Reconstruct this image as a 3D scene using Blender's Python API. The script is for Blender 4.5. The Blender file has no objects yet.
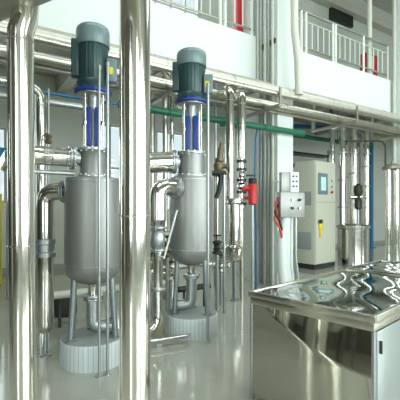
import bpy, bmesh, math, random
from mathutils import Vector, Matrix
random.seed(4)
PI = math.pi
SC = bpy.context.scene
COL = SC.collection

# ---------------------------------------------------------------- camera frame
CA, SA = 0.847, 0.531
FPX, CAMH, HOR = 370.0, 1.5, 211.0
FWD = Vector((SA, CA, 0)); RGT = Vector((CA, -SA, 0))
def W(px, py, D):
    p = FWD*D + RGT*(D*(px-200)/FPX)
    return Vector((p.x, p.y, CAMH + (HOR-py)/FPX*D))
def G(px, D, z=0.0):
    p = FWD*D + RGT*(D*(px-200)/FPX); return Vector((p.x, p.y, z))
def onY(px, Y):                     # X at which a column of the view meets the plane Y
    t = (px-200)/FPX; return Y*(SA+CA*t)/(CA-SA*t)

# ---------------------------------------------------------------- materials
def nodes(name):
    m = bpy.data.materials.new(name); m.use_nodes = True
    return m, m.node_tree.nodes, m.node_tree.links, m.node_tree.nodes['Principled BSDF']
def mat(name, col, rough=0.5, metal=0.0, nscale=0, namt=0.0, bump=0.0, bscale=None, coat=0.0, spec=None, stretch=None, detail=3):
    m, N, L, P = nodes(name)
    P.inputs['Base Color'].default_value = (*col, 1)
    P.inputs['Roughness'].default_value = rough
    P.inputs['Metallic'].default_value = metal
    if spec is not None: P.inputs['Specular IOR Level'].default_value = spec
    P.inputs['Coat Weight'].default_value = coat
    P.inputs['Coat Roughness'].default_value = 0.05
    tc = N.new('ShaderNodeTexCoord'); src = tc.outputs['Object']
    if stretch:
        mp = N.new('ShaderNodeMapping'); mp.inputs['Scale'].default_value = stretch
        L.new(src, mp.inputs['Vector']); src = mp.outputs['Vector']
    if nscale:
        n = N.new('ShaderNodeTexNoise'); n.inputs['Scale'].default_value = nscale; n.inputs['Detail'].default_value = 4
        L.new(src, n.inputs['Vector'])
        mx = N.new('ShaderNodeMix'); mx.data_type = 'RGBA'
        mx.inputs['A'].default_value = (*[c*(1-namt) for c in col], 1)
        mx.inputs['B'].default_value = (*[min(1, c*(1+namt)) for c in col], 1)
        L.new(n.outputs['Fac'], mx.inputs['Factor']); L.new(mx.outputs['Result'], P.inputs['Base Color'])
    if bump:
        n = N.new('ShaderNodeTexNoise'); n.inputs['Scale'].default_value = bscale or 5; n.inputs['Detail'].default_value = detail
        L.new(src, n.inputs['Vector'])
        b = N.new('ShaderNodeBump'); b.inputs['Strength'].default_value = 1.0; b.inputs['Distance'].default_value = bump
        L.new(n.outputs['Fac'], b.inputs['Height']); L.new(b.outputs['Normal'], P.inputs['Normal'])
    return m
M = {}
M['steel'] = mat('polished_steel', (.74,.73,.68), .13, 1, bump=.0025, bscale=5)
M['steel_big'] = mat('mirror_steel', (.86,.84,.78), .12, 1, bump=.0012, bscale=2.0, stretch=(1,1,.2), detail=1)
M['clad'] = mat('aluminium_cladding', (.58,.56,.49), .30, 1, 14, .2, bump=.004, bscale=7)
M['rackclad'] = mat('rack_cladding', (.62,.61,.55), .45, .6, 6, .18, bump=.004, bscale=5)
M['clad_dark'] = mat('dull_cladding', (.36,.35,.29), .45, .7, 8, .2)
M['satin'] = mat('satin_steel', (.33,.34,.33), .45, .7, 3, .06)
M['satin_light'] = mat('light_satin_steel', (.45,.48,.49), .35, .8)
M['legsteel'] = mat('leg_steel', (.30,.35,.36), .35, .7)
M['teal'] = mat('teal_motor_paint', (.022,.060,.062), .34, .1, 10, .15)
M['cowl'] = mat('grey_green_cowl_paint', (.17,.24,.25), .35, .1)
M['blue'] = mat('blue_paint', (.015,.048,.27), .35)
M['pipeblue'] = mat('azure_pipe_paint', (.01,.16,.36), .4)
M['green'] = mat('green_pipe_paint', (.012,.14,.075), .4)
M['white'] = mat('white_paint', (.72,.77,.76), .6, 0, 1.5, .02)
M['cream'] = mat('cream_paint', (.62,.64,.56), .5)
M['cabinet'] = mat('cabinet_paint', (.56,.57,.48), .45)
M['grey'] = mat('grey_paint', (.30,.33,.32), .5)
M['boxgrey'] = mat('box_grey_paint', (.16,.22,.25), .4)
M['black'] = mat('black_rubber', (.012,.014,.014), .5)
M['dark'] = mat('dark_metal', (.05,.055,.045), .45, .6)
M['red'] = mat('red_paint', (.55,.02,.025), .4)
M['yellow'] = mat('yellow_label', (.75,.62,.03), .5)
M['bronze'] = mat('bronze', (.20,.16,.10), .5, .6)
M['orange'] = mat('orange_cable', (.55,.07,.02), .5)
M['screen'] = mat('dark_screen', (.01,.014,.012), .25)
M['rail'] = mat('railing_paint', (.50,.54,.50), .4)
M['railwhite'] = mat('white_railing_paint', (.72,.75,.72), .4)
M['handrail'] = mat('handrail_steel', (.42,.43,.38), .3, .7)
M['tabletop'] = mat('wavy_mirror_sheet', (.46,.52,.49), .05, 1, bump=.007, bscale=2.2, detail=1, stretch=(1,1,1))
M['tablepanel'] = mat('mirror_panel', (.60,.59,.52), .05, 1, bump=.0012, bscale=3, detail=0)
M['tableside'] = mat('brushed_side_panel', (.50,.55,.55), .35, .7)
M['wall'] = mat('wall_paint', (.43,.45,.42), .7, 0, .8, .05)
M['wallfar'] = mat('far_wall_paint', (.74,.76,.71), .7, 0, .8, .06)
M['wallleft'] = mat('olive_wall_paint', (.07,.062,.04), .7, 0, .8, .1)
M['wallup'] = mat('upper_wall_paint', (.47,.51,.46), .7)
M['ceil'] = mat('ceiling_paint', (.42,.42,.36), .8)
M['under'] = mat('deck_underside_paint', (.42,.43,.38), .8)
M['frame'] = mat('window_frame_paint', (.45,.47,.45), .5)

def tile_mat():
    m, N, L, P = nodes('white_strip_tiles')
    tc = N.new('ShaderNodeTexCoord'); sep = N.new('ShaderNodeSeparateXYZ'); L.new(tc.outputs['Object'], sep.inputs[0])
    at = N.new('ShaderNodeMath'); at.operation = 'ARCTAN2'; L.new(sep.outputs['Y'], at.inputs[0]); L.new(sep.outputs['X'], at.inputs[1])
    mu = N.new('ShaderNodeMath'); mu.operation = 'MULTIPLY'; mu.inputs[1].default_value = 44/(2*PI); L.new(at.outputs[0], mu.inputs[0])
    fr = N.new('ShaderNodeMath'); fr.operation = 'FRACT'; L.new(mu.outputs[0], fr.inputs[0])
    lt = N.new('ShaderNodeMath'); lt.operation = 'LESS_THAN'; lt.inputs[1].default_value = .16; L.new(fr.outputs[0], lt.inputs[0])
    mx = N.new('ShaderNodeMix'); mx.data_type = 'RGBA'
    mx.inputs['A'].default_value = (.66,.72,.74,1); mx.inputs['B'].default_value = (.42,.46,.48,1)
    L.new(lt.outputs[0], mx.inputs['Factor']); L.new(mx.outputs['Result'], P.inputs['Base Color'])
    P.inputs['Roughness'].default_value = .3
    return m
M['tile'] = tile_mat()

def floor_mat():
    m, N, L, P = nodes('glossy_epoxy_floor')
    tc = N.new('ShaderNodeTexCoord')
    n = N.new('ShaderNodeTexNoise'); n.inputs['Scale'].default_value = .7; n.inputs['Detail'].default_value = 5; L.new(tc.outputs['Object'], n.inputs['Vector'])
    cr = N.new('ShaderNodeValToRGB'); cr.color_ramp.elements[0].position = .3; cr.color_ramp.elements[1].position = .75
    cr.color_ramp.elements[0].color = (.36,.365,.315,1); cr.color_ramp.elements[1].color = (.45,.45,.39,1)
    L.new(n.outputs['Fac'], cr.inputs[0])
    mp = N.new('ShaderNodeMapping'); mp.inputs['Rotation'].default_value = (0,0,math.radians(15)); L.new(tc.outputs['Object'], mp.inputs['Vector'])
    br = N.new('ShaderNodeTexBrick'); br.offset = 0; br.inputs['Scale'].default_value = 1; br.inputs['Brick Width'].default_value = 2.4; br.inputs['Row Height'].default_value = 2.4
    br.inputs['Mortar Size'].default_value = .006
    L.new(mp.outputs[0], br.inputs['Vector'])
    mx = N.new('ShaderNodeMix'); mx.data_type = 'RGBA'; mx.inputs['B'].default_value = (.27,.28,.23,1)
    L.new(cr.outputs[0], mx.inputs['A']); L.new(br.outputs['Fac'], mx.inputs['Factor']); L.new(mx.outputs['Result'], P.inputs['Base Color'])
    b = N.new('ShaderNodeBump'); b.inputs['Distance'].default_value = .004; L.new(n.outputs['Fac'], b.inputs['Height']); L.new(b.outputs['Normal'], P.inputs['Normal'])
    P.inputs['Roughness'].default_value = .13; P.inputs['Coat Weight'].default_value = .5; P.inputs['Coat Roughness'].default_value = .05
    return m
M['floor'] = floor_mat()

def pane_mat():
    m = bpy.data.materials.new('window_glass'); m.use_nodes = True; N = m.node_tree.nodes; L = m.node_tree.links; N.clear()
    o = N.new('ShaderNodeOutputMaterial'); t = N.new('ShaderNodeBsdfTransparent'); g = N.new('ShaderNodeBsdfGlossy'); g.inputs['Roughness'].default_value = .03
    x = N.new('ShaderNodeMixShader'); x.inputs[0].default_value = .05; t.inputs[0].default_value = (.93,.97,.96,1)
    L.new(t.outputs[0], x.inputs[1]); L.new(g.outputs[0], x.inputs[2]); L.new(x.outputs[0], o.inputs[0]); return m
M['glass'] = pane_mat()
def emis(name, col, s):
    m, N, L, P = nodes(name); P.inputs['Base Color'].default_value = (*col,1); P.inputs['Emission Color'].default_value = (*col,1); P.inputs['Emission Strength'].default_value = s; return m
M['lit_screen'] = emis('lit_display', (.42,.62,.62), .35)

# ---------------------------------------------------------------- mesh helpers
class B:
    def __init__(s): s.bm = bmesh.new()
    def box(s, a, b, bev=0.0, rot=None, piv=None):
        a = Vector(a); b = Vector(b); c = (a+b)/2; d = b-a
        r = bmesh.ops.create_cube(s.bm, size=1, matrix=Matrix.Translation(c) @ Matrix.Diagonal((abs(d.x), abs(d.y), abs(d.z), 1)))
        vs = r['verts']
        if bev:
            es = list({e for v in vs for e in v.link_edges})
            rr = bmesh.ops.bevel(s.bm, geom=es, offset=bev, segments=2, affect='EDGES', profile=.5)
            vs = list({v for v in rr['verts']} | {v for v in vs if v.is_valid})
        if rot is not None: bmesh.ops.rotate(s.bm, verts=vs, cent=piv if piv is not None else c, matrix=Matrix.Rotation(rot, 3, 'Z'))
        return s
    def obox(s, o, e1, e2, r1, r2, r3, bev=0.0):   # box in an oriented frame: origin, two unit axes, ranges
        e3 = Vector((0,0,1)); mt = Matrix(((e1.x,e2.x,0,o.x),(e1.y,e2.y,0,o.y),(0,0,1,o.z),(0,0,0,1)))
        c = Vector(((r1[0]+r1[1])/2,(r2[0]+r2[1])/2,(r3[0]+r3[1])/2))
        r = bmesh.ops.create_cube(s.bm, size=1, matrix=mt @ Matrix.Translation(c) @ Matrix.Diagonal((r1[1]-r1[0], r2[1]-r2[0], r3[1]-r3[0], 1)))
        if bev:
            es = list({e for v in r['verts'] for e in v.link_edges}); bmesh.ops.bevel(s.bm, geom=es, offset=bev, segments=2, affect='EDGES', profile=.5)
        return s
    def sweep(s, pts, rad, n=20, cap=True, closed=False):
        pts = [Vector(p) for p in pts]; k = len(pts)
        rads = rad if isinstance(rad, (list, tuple)) else [rad]*k
        t0 = (pts[1]-pts[0]).normalized()
        up = Vector((0,0,1)) if abs(t0.z) < .9 else Vector((1,0,0))
        nrm = (up - t0*up.dot(t0)).normalized(); rings = []
        for i, p in enumerate(pts):
            if i == 0: t = t0
            elif i == k-1: t = (pts[i]-pts[i-1]).normalized()
            else:
                a = (pts[i]-pts[i-1]); b = (pts[i+1]-pts[i])
                t = (a.normalized()+b.normalized())
                t = t.normalized() if t.length > 1e-6 else a.normalized()
            nrm = (nrm - t*nrm.dot(t)); nrm = nrm.normalized() if nrm.length > 1e-6 else t.orthogonal().normalized()
            bn = t.cross(nrm)
            rings.append([s.bm.verts.new(p + (nrm*math.cos(2*PI*j/n) + bn*math.sin(2*PI*j/n))*rads[i]) for j in range(n)])
        m = k if closed else k-1
        for i in range(m):
            A, C = rings[i], rings[(i+1) % k]
            for j in range(n): s.bm.faces.new((A[j], A[(j+1)%n], C[(j+1)%n], C[j]))
        if cap and not closed:
            s.bm.faces.new(rings[0][::-1]); s.bm.faces.new(rings[-1])
        return s
    def cyl(s, a, b, r, r2=None, n=20): return s.sweep([a, b], [r, r2 if r2 is not None else r], n)
    def lathe(s, c, prof, n=40, ax=Vector((0,0,1))):    # prof: (radius, height along axis)
        ax = Vector(ax).normalized(); c = Vector(c)
        u = ax.orthogonal().normalized(); v = ax.cross(u); rings = []
        for r, h in prof:
            if r < 1e-5: rings.append([s.bm.verts.new(c+ax*h)])
            else: rings.append([s.bm.verts.new(c+ax*h+(u*math.cos(2*PI*j/n)+v*math.sin(2*PI*j/n))*r) for j in range(n)])
        for A, C in zip(rings, rings[1:]):
            for j in range(n):
                if len(A) == 1 and len(C) == 1: break
                if len(A) == 1: s.bm.faces.new((A[0], C[(j+1)%n], C[j]))
                elif len(C) == 1: s.bm.faces.new((A[j], A[(j+1)%n], C[0]))
                else: s.bm.faces.new((A[j], A[(j+1)%n], C[(j+1)%n], C[j]))
        for R, f in ((rings[0], True), (rings[-1], False)):
            if len(R) > 1: s.bm.faces.new(R[::-1] if f else R)
        return s
    def flange(s, c, ax, r, t=.02, bolts=8, n=28):
        ax = Vector(ax).normalized(); c = Vector(c)
        s.lathe(c, [(r*.98,-t/2),(r,-t/2+.003),(r,t/2-.003),(r*.98,t/2)], n, ax)
        u = ax.orthogonal().normalized(); v = ax.cross(u)
        for k in range(bolts):
            q = c + (u*math.cos(2*PI*k/bolts)+v*math.sin(2*PI*k/bolts))*r*.87
            s.cyl(q-ax*(t/2+.012), q+ax*(t/2+.012), r*.06+.002, n=6)
        return s
    def ring(s, c, ax, R, r, n=28, m=8):
        ax = Vector(ax).normalized(); u = ax.orthogonal().normalized(); v = ax.cross(u); c = Vector(c)
        return s.sweep([c+(u*math.cos(2*PI*j/n)+v*math.sin(2*PI*j/n))*R for j in range(n)], r, m, closed=True)
def fillet(pts, rad, seg=8):
    pts = [Vector(p) for p in pts]; out = [pts[0]]
    for i in range(1, len(pts)-1):
        p = pts[i]; a = pts[i-1]-p; b = pts[i+1]-p
        r = rad[i-1] if isinstance(rad, (list, tuple)) else rad
        ang = a.angle(b)
        if ang > PI-.02: continue
        d = min(r/math.tan(ang/2), a.length*.49, b.length*.49)
        A = p+a.normalized()*d; C = p+b.normalized()*d
        for k in range(seg+1):
            t = k/seg; out.append(A*(1-t)**2 + p*2*t*(1-t) + C*t*t)
    out.append(pts[-1]); return out

ORIG = {}
def islands(bm):
    seen = set(); out = []
    for v in bm.verts:
        if v in seen: continue
        st = [v]; seen.add(v); isl = []
        while st:
            a = st.pop(); isl.append(a)
            for e in a.link_edges:
                q = e.other_vert(a)
                if q not in seen: seen.add(q); st.append(q)
        lo = [min(q.co[k] for q in isl) for k in range(3)]; hi = [max(q.co[k] for q in isl) for k in range(3)]
        out.append([lo, hi, isl])
    ch = True
    while ch:                                   # pieces whose extents touch belong together
        ch = False
        for i in range(len(out)):
            for j in range(i+1, len(out)):
                if all(out[i][0][k] <= out[j][1][k]+.004 and out[j][0][k] <= out[i][1][k]+.004 for k in range(3)):
                    out[i] = [[min(out[i][0][k], out[j][0][k]) for k in range(3)], [max(out[i][1][k], out[j][1][k]) for k in range(3)], out[i][2]+out[j][2]]
                    del out[j]; ch = True; break
            if ch: break
    return out
def obj(name, b, m, parent=None, label=None, smooth=True):
    bm = b.bm if isinstance(b, B) else b
    if parent is not None and parent.get('kind') != 'structure':
        isl = islands(bm)
        if len(isl) > 1:
            first = None
            for lo, hi, vs in isl:
                bm.verts.index_update(); ids = set(v.index for v in vs)
                nb = bm.copy(); nb.verts.ensure_lookup_table()
                bmesh.ops.delete(nb, geom=[v for v in nb.verts if v.index not in ids], context='VERTS')
                o = obj(name, nb, m, parent, label, smooth); first = first or o
            bm.free(); return first
    bmesh.ops.recalc_face_normals(bm, faces=bm.faces[:])
    if parent is not None: off = ORIG[parent.name]
    else:
        xs = [v.co.x for v in bm.verts]; ys = [v.co.y for v in bm.verts]; zs = [v.co.z for v in bm.verts]
        off = Vector(((min(xs)+max(xs))/2, (min(ys)+max(ys))/2, min(zs)))
    bmesh.ops.translate(bm, verts=bm.verts[:], vec=-off)
    me = bpy.data.meshes.new(name); bm.to_mesh(me); bm.free()
    o = bpy.data.objects.new(name, me); COL.objects.link(o)
    me.materials.append(M[m] if isinstance(m, str) else m)
    if smooth:
        for p in me.polygons: p.use_smooth = True
        try: me.set_sharp_from_angle(angle=math.radians(38))
        except Exception: pass
    if parent is not None:
        o.parent = parent; ORIG[o.name] = off
    else:
        o.location = off; ORIG[o.name] = off
    if label: o['label'] = label
    return o
def thing(name, label, cat, loc, group=None):
    o = bpy.data.objects.new(name, None); COL.objects.link(o); o.location = Vector(loc); o.empty_display_size = .1
    o['label'] = label; o['category'] = cat
    if group: o['group'] = group
    ORIG[o.name] = Vector(loc); return o
def tag(o, label, cat, group=None):
    o['label'] = label; o['category'] = cat
    if group: o['group'] = group
    return o
def struct(name, b, m, parent=None, smooth=False):
    o = obj(name, b, m, parent, smooth=smooth)
    if parent is None: o['kind'] = 'structure'
    return o

# ---------------------------------------------------------------- room shell
XL, XR, YB, YF, ZC = -5.0, 17.0, -4.5, 10.0, 9.2
YUP = 8.3
struct('floor', B().box((XL-.2, YB-.2, -.15), (XR+.2, YF+.2, 0)), 'floor')
def wall_with_holes(name, m, axis, pos, thick, lo, hi, z0, z1, holes):
    b = B()
    def put(u0, u1, a, c):
        if u1-u0 < 1e-4 or c-a < 1e-4: return
        if axis == 'Y': b.box((u0, pos, a), (u1, pos+thick, c))
        else: b.box((pos, u0, a), (pos+thick, u1, c))
    u = lo
    for (a0, a1, h0, h1) in sorted(holes):
        put(u, a0, z0, z1); put(a0, a1, z0, h0); put(a0, a1, h1, z1); u = a1
    put(u, hi, z0, z1)
    return struct(name, b, m)
back_holes = [(-.3,2.6,.85,5.4), (3.2,6.1,.85,5.4), (6.7,9.6,.85,5.4), (10.2,13.1,.85,5.4)]
far_holes = [(-2.2,.78,1.7,3.5), (2.9,4.25,1.5,3.9), (4.75,6.2,1.5,3.9)]
up_holes = [(1.6,3.3,5.75,8.6), (3.5,5.2,5.75,8.6)]
wall_with_holes('wall_back', 'wall', 'Y', YB-.2, .2, XL, XR, 0, ZC, back_holes)
wall_with_holes('wall_far', 'wallfar', 'Y', YF, .2, XL, XR, 0, 5.0, far_holes)
wall_with_holes('wall_upper', 'wallup', 'Y', YUP, .15, XL, XR, 5.1, ZC, up_holes)
left_holes = [(-4.2,-1.9,.85,5.4), (2.5,2.75,2.1,3.4), (5.1,5.4,2.1,3.4)]  # the narrow pair is added for bright spots mirrored in the table front
wall_with_holes('wall_left', 'wallleft', 'X', XL-.2, .2, YB, YF, 0, ZC, left_holes)
struct('wall_right', B().box((XR, YB, 0), (XR+.2, YF, ZC)), 'wall')
# ceiling with glazed openings added to let in fill light
sky = [(-2.5,.2,1.4,2.6), (3.0,.2,7.5,2.6), (9.5,.2,14.0,2.6)]
cb = B(); cb.box((XL, YB, ZC), (XR, .2, ZC+.2)); cb.box((XL, 2.6, ZC), (XR, YUP+.2, ZC+.2))
for a, c in ((XL,-2.5),(1.4,3.0),(7.5,9.5),(14.0,XR)): cb.box((a,.2,ZC),(c,2.6,ZC+.2))
struct('ceiling', cb, 'ceil')
def window(n, x0, x1, z0, z1, y, nx, nz, t=.05):
    b = B(); d = .05
    b.box((x0, y-d, z0), (x1, y+d, z0+t)); b.box((x0, y-d, z1-t), (x1, y+d, z1)); b.box((x0, y-d, z0+t), (x0+t, y+d, z1-t)); b.box((x1-t, y-d, z0+t), (x1, y+d, z1-t))
    for i in range(1, nx): x = x0+(x1-x0)*i/nx; b.box((x-t/2, y-d*.8, z0+t), (x+t/2, y+d*.8, z1-t))
    for i in range(1, nz): z = z0+(z1-z0)*i/nz; b.box((x0+t, y-d*.6, z-t/2), (x1-t, y+d*.6, z+t/2))
    f = struct('window_%d' % n, b, 'frame')
    obj('glass_pane', B().box((x0+.01, y-.004, z0+.01), (x1-.01, y+.004, z1-.01)), 'glass', f, smooth=False)
    return f
wn = 1
for h in back_holes: window(wn, h[0], h[1], h[2], h[3], YB-.1, 3, 3); wn += 1
for h in far_holes: window(wn, h[0], h[1], h[2], h[3], YF+.1, 3, 2); wn += 1
for h in up_holes: window(wn, h[0], h[1], h[2], h[3], YUP+.075, 4, 3); wn += 1
def window_side(n, y0, y1, z0, z1, x, ny, nz, t=.05):
    b = B(); d = .05
    b.box((x-d, y0, z0), (x+d, y1, z0+t)).box((x-d, y0, z1-t), (x+d, y1, z1)).box((x-d, y0, z0+t), (x+d, y0+t, z1-t)).box((x-d, y1-t, z0+t), (x+d, y1, z1-t))
    for i in range(1, ny): y = y0+(y1-y0)*i/ny; b.box((x-d*.8, y-t/2, z0+t), (x+d*.8, y+t/2, z1-t))
    for i in range(1, nz): z = z0+(z1-z0)*i/nz; b.box((x-d*.6, y0+t, z-t/2), (x+d*.6, y1-t, z+t/2))
    f = struct('window_%d' % n, b, 'frame')
    obj('glass_pane', B().box((x-.004, y0+.01, z0+.01), (x+.004, y1-.01, z1-.01)), 'glass', f, smooth=False)
for h in left_holes: window_side(wn, h[0], h[1], h[2], h[3], XL-.1, 2 if h[1]-h[0]>1 else 1, 3); wn += 1
def area(name, loc, rot, sx, sy, power, col=(1,1,1)):
    l = bpy.data.lights.new(name, 'AREA'); l.shape = 'RECTANGLE'; l.size = sx; l.size_y = sy; l.energy = power; l.color = col
    o = bpy.data.objects.new(name, l); COL.objects.link(o); o.location = loc; o.rotation_euler = rot
    return o
KB, KF, KU, KS = 26, 9, 16, 22     # power per square metre of opening
for h in back_holes:
    w, z = h[1]-h[0], h[3]-h[2]
    area('window_daylight', ((h[0]+h[1])/2, YB-.22, (h[2]+h[3])/2), (PI/2,0,0), w, z, KB*w*z, (.98,1,.98))
for h in left_holes:
    w, z = h[1]-h[0], h[3]-h[2]
    area('window_daylight', (XL-.22, (h[0]+h[1])/2, (h[2]+h[3])/2), (PI/2,0,-PI/2), w, z, KB*w*z, (.98,1,.98))  # lamps in the narrow pair feed the added table highlights
for h in far_holes:
    w, z = h[1]-h[0], h[3]-h[2]
    area('window_daylight', ((h[0]+h[1])/2, YF+.22, (h[2]+h[3])/2), (-PI/2,0,0), w, z, KF*w*z, (.97,1,1))
for h in up_holes:
    w, z = h[1]-h[0], h[3]-h[2]
    area('window_daylight', ((h[0]+h[1])/2, YUP+.2, (h[2]+h[3])/2), (-PI/2,0,0), w, z, KU*w*z, (.97,1,1))
for s in sky:  # overhead fill lamps, added to soften the indoor shadows
    w, z = s[2]-s[0], s[3]-s[1]
    area('skylight_daylight', ((s[0]+s[2])/2, (s[1]+s[3])/2, ZC+.15), (0,0,0), w, z, KS*w*z, (1,1,.97))
    f = B(); x0,y0,x1,y1 = s
    for i in range(0, 5): x = x0+(x1-x0)*i/4; f.box((x-.03, y0, ZC+.02), (x+.03, y1, ZC+.08))
    fo = struct('window_%d' % wn, f, 'frame'); wn += 1  # glazing bars of the added roof opening
    obj('glass_pane', B().box((x0, y0, ZC+.09), (x1, y1, ZC+.10)), 'glass', fo, smooth=False)

# mezzanine: deck slab with a deep white fascia beam
YM = 6.0
struct('trim_1', B().box((XL, YM, 4.13), (XR, YM+.18, 5.19)), 'white')
struct('trim_2', B().box((XL, YM+.18, 4.92), (XR, YF, 5.1)), 'under')
for i, x in enumerate((-1.5, 1.9, 8.2, 11.6)): struct('trim_%d' % (3+i), B().box((x, YM+.18, 4.5), (x+.25, YF, 4.92)), 'under')
struct('trim_7', B().box((XL, YUP-.3, 8.35), (XR, YUP, 8.62)), 'ceil')
struct('baseboard_far', B().box((XL, YF-.02, 0), (XR, YF, .14)), 'wall')
# concrete columns
struct('trim_8', B().box((5.2, 5.4, 0), (5.63, 6.0, ZC)).box((5.2, 6.0, 0), (5.63, 6.6, 4.13)).box((5.2,6.18,4.13),(5.63,6.6,4.92)).box((5.2,6.18,5.1),(5.63,6.6,ZC)), 'white')
struct('trim_9', B().box((10.2, 5.4, 0), (10.65, 6.0, ZC)), 'white')

# ---------------------------------------------------------------- railings upstairs
def railing(x0, x1, label, posts):
    y = YM+.09
    r = thing('railing', label, 'railing', ((x0+x1)/2, y, 5.19), 'railings along the mezzanine edge')
    obj('handrail', B().cyl((x0, y, 6.2), (x1, y, 6.2), .028, n=12), 'handrail', r)
    obj('upper_rail', B().cyl((x0, y, 5.98), (x1, y, 5.98), .018, n=10), 'rail', r)
    obj('lower_rail', B().cyl((x0, y, 5.36), (x1, y, 5.36), .022, n=10), 'handrail', r)
    for p in posts: obj('post', B().cyl((p, y, 5.19), (p, y, 6.2), .034, n=12), 'railwhite', r)
    n = int((x1-x0)/.2)
    for i in range(n):
        x = x0+(i+.5)*(x1-x0)/n
        if min([abs(x-p) for p in posts]) > .06: obj('baluster', B().cyl((x, y, 5.36), (x, y, 5.98), .013, n=8), 'railwhite', r)
railing(5.66, 10.17, 'white balustered railing on the mezzanine edge, right of the white column', [5.72, 6.62, 6.78, 7.75, 7.85, 9.0, 10.12])
railing(1.9, 5.18, 'white balustered railing before the bright upstairs windows, left of the white column', [1.95, 4.3, 4.42, 5.12])

def hydrant(x0, x1, y, z0, z1, label):
    r = thing('hydrant_cabinet', label, 'fire cabinet', ((x0+x1)/2, y, z0), 'red fire cabinets upstairs')
    obj('cabinet_body', B().box((x0, y, z0), (x1, y+.2, z1), .01), 'red', r)
    obj('door_frame', B().box((x0+.02, y-.012, z0+.03), (x1-.02, y, z1-.03), .004), 'red', r)
    w = x1-x0
    obj('door_glass', B().box((x0+w*.46, y-.016, z0+.06), (x0+w*.54, y-.01, z1-.06)), 'railwhite', r)
hydrant(onY(238,6.5), onY(250,6.5), 6.5, 5.1, 6.6, 'red fire cabinet behind the railing, left of the white column')
hydrant(onY(289,6.6)-.1, onY(293,6.6)+.05, 6.6, 5.1, 6.6, 'red fire cabinet just right of the white column, half hidden by the cream riser')
hydrant(onY(366,6.45), onY(377.5,6.45), 6.45, 5.1, 6.05, 'short red fire cabinet at the far right end of the railing')
r = thing('wall_screen', 'black flat screen high on the upstairs wall above the railing', 'screen', (onY(342,YUP), YUP-.12, 7.97))
x0, x1 = onY(331,YUP-.1), onY(353,YUP-.1)
obj('screen_casing', B().box((x0, YUP-.12, 7.97), (x1, YUP-.02, 8.45), .01), 'black', r)
obj('display', B().box((x0+.04, YUP-.127, 8.01), (x1-.04, YUP-.121, 8.41)), 'screen', r)
tag(obj('stand_pipe', B().cyl((onY(369.5,6.27),6.27,5.1),(onY(369.5,6.27),6.27,ZC), .065, n=16).flange((onY(369.5,6.27),6.27,5.12),(0,0,1),.09,.03,0), 'cream'), 'slim cream vertical pipe rising past the right end of the railing', 'pipe')
tag(obj('corner_pipe', B().cyl((10.14,5.90,0),(10.14,5.90,ZC-.01), .045, n=14), 'cream'), 'grey vertical pipe against the far right column', 'pipe')
# cream riser dropping onto the rack
tag(obj('cream_riser', B().sweep(fillet([W(294,-60,7.15), W(294.5,30,7.15), W(298,60,7.15), W(299,95,7.15)], .3), .075, 18), 'cream'),
    'cream painted riser pipe beside the white column, curving down onto the pipe rack', 'pipe')
# conduits up the side of the column
for i, (y, rr) in enumerate(((5.50,.028),(5.62,.022),(5.72,.030),(5.85,.022),(5.95,.026))):
    c = tag(obj('conduit', B().cyl((5.2-rr-.004, y, 0), (5.2-rr-.004, y, ZC-.01), rr, n=12), 'satin_light' if i%2 else 'cream'),
        'thin vertical conduit running up the left face of the white column', 'conduit', 'conduits on the white column')
b = B()
for i in range(2): b.box((5.165, 5.45+i*.28, 4.85), (5.199, 5.6+i*.28, 4.95), .005)
tag(obj('conduit_clamp', b, 'dark'), 'dark clamp band holding the conduits to the column above the pipe rack', 'clamp')

# ---------------------------------------------------------------- pipe rack under the fascia
X0r, X1r = -3.0, 14.5
def rackpipe(y, z, rr, m, label, ends=(X0r, X1r), seams=1.3, name='rack_pipe', coll='clad_dark'):
    t = thing(name, label, 'pipe', ((ends[0]+ends[1])/2, y, z-rr), 'horizontal pipes on the rack under the mezzanine')
    obj('pipe_run', B().cyl((ends[0], y, z), (ends[1], y, z), rr, n=24), m, t)
    b = B(); x = ends[0]+.4
    while x < ends[1]:
        b.ring((x, y, z), (1,0,0), rr, .006, 24, 6); x += seams
    obj('seam_band', b, coll, t)
rackpipe(5.62, 3.98, .12, 'rackclad', 'wide aluminium clad pipe at the top back of the rack, tight under the white fascia', (X0r, 10.05))
rackpipe(5.17, 3.77, .10, 'rackclad', 'aluminium clad pipe in the front upper row of the rack')
rackpipe(5.20, 3.50, .075, 'clad', 'slightly shinier clad pipe in the front middle row of the rack')
rackpipe(5.85, 3.62, .06, 'clad_dark', 'dull dark pipe at the back of the rack, passing behind the white column', (X0r, 5.19))
rackpipe(4.88, 3.60, .045, 'clad', 'slim shiny pipe nearest the viewer on the rack')
for x in (-1.2, .55, 2.7, 4.7, 6.9, 9.2, 11.6):
    t = thing('rack_bracket', 'brownish steel bracket carrying the rack pipes below the mezzanine fascia', 'bracket', (x, 5.4, 3.3), 'rack brackets')
    obj('arm', B().box((x-.03, 4.8, 3.35), (x+.03, 6.0, 3.41), .004), 'clad_dark', t)
    obj('hanger', B().box((x-.03, 5.94, 3.41), (x+.03, 5.999, 4.22), .004).box((x-.02, 4.80, 3.41), (x+.02, 4.83, 3.70)), 'clad_dark', t)
    obj('cross_arm', B().box((x-.025, 5.3, 3.80), (x+.025, 5.94, 3.855), .004), 'clad_dark', t)
# long light channel beam on the rack
tag(obj('channel_beam', B().box((X0r, 5.33, 3.412), (X1r, 5.36, 3.56), .003).box((X0r, 5.36, 3.412), (X1r, 5.39, 3.43)), 'clad_dark'), 'long brownish channel beam lying along the rack brackets', 'beam')
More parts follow.
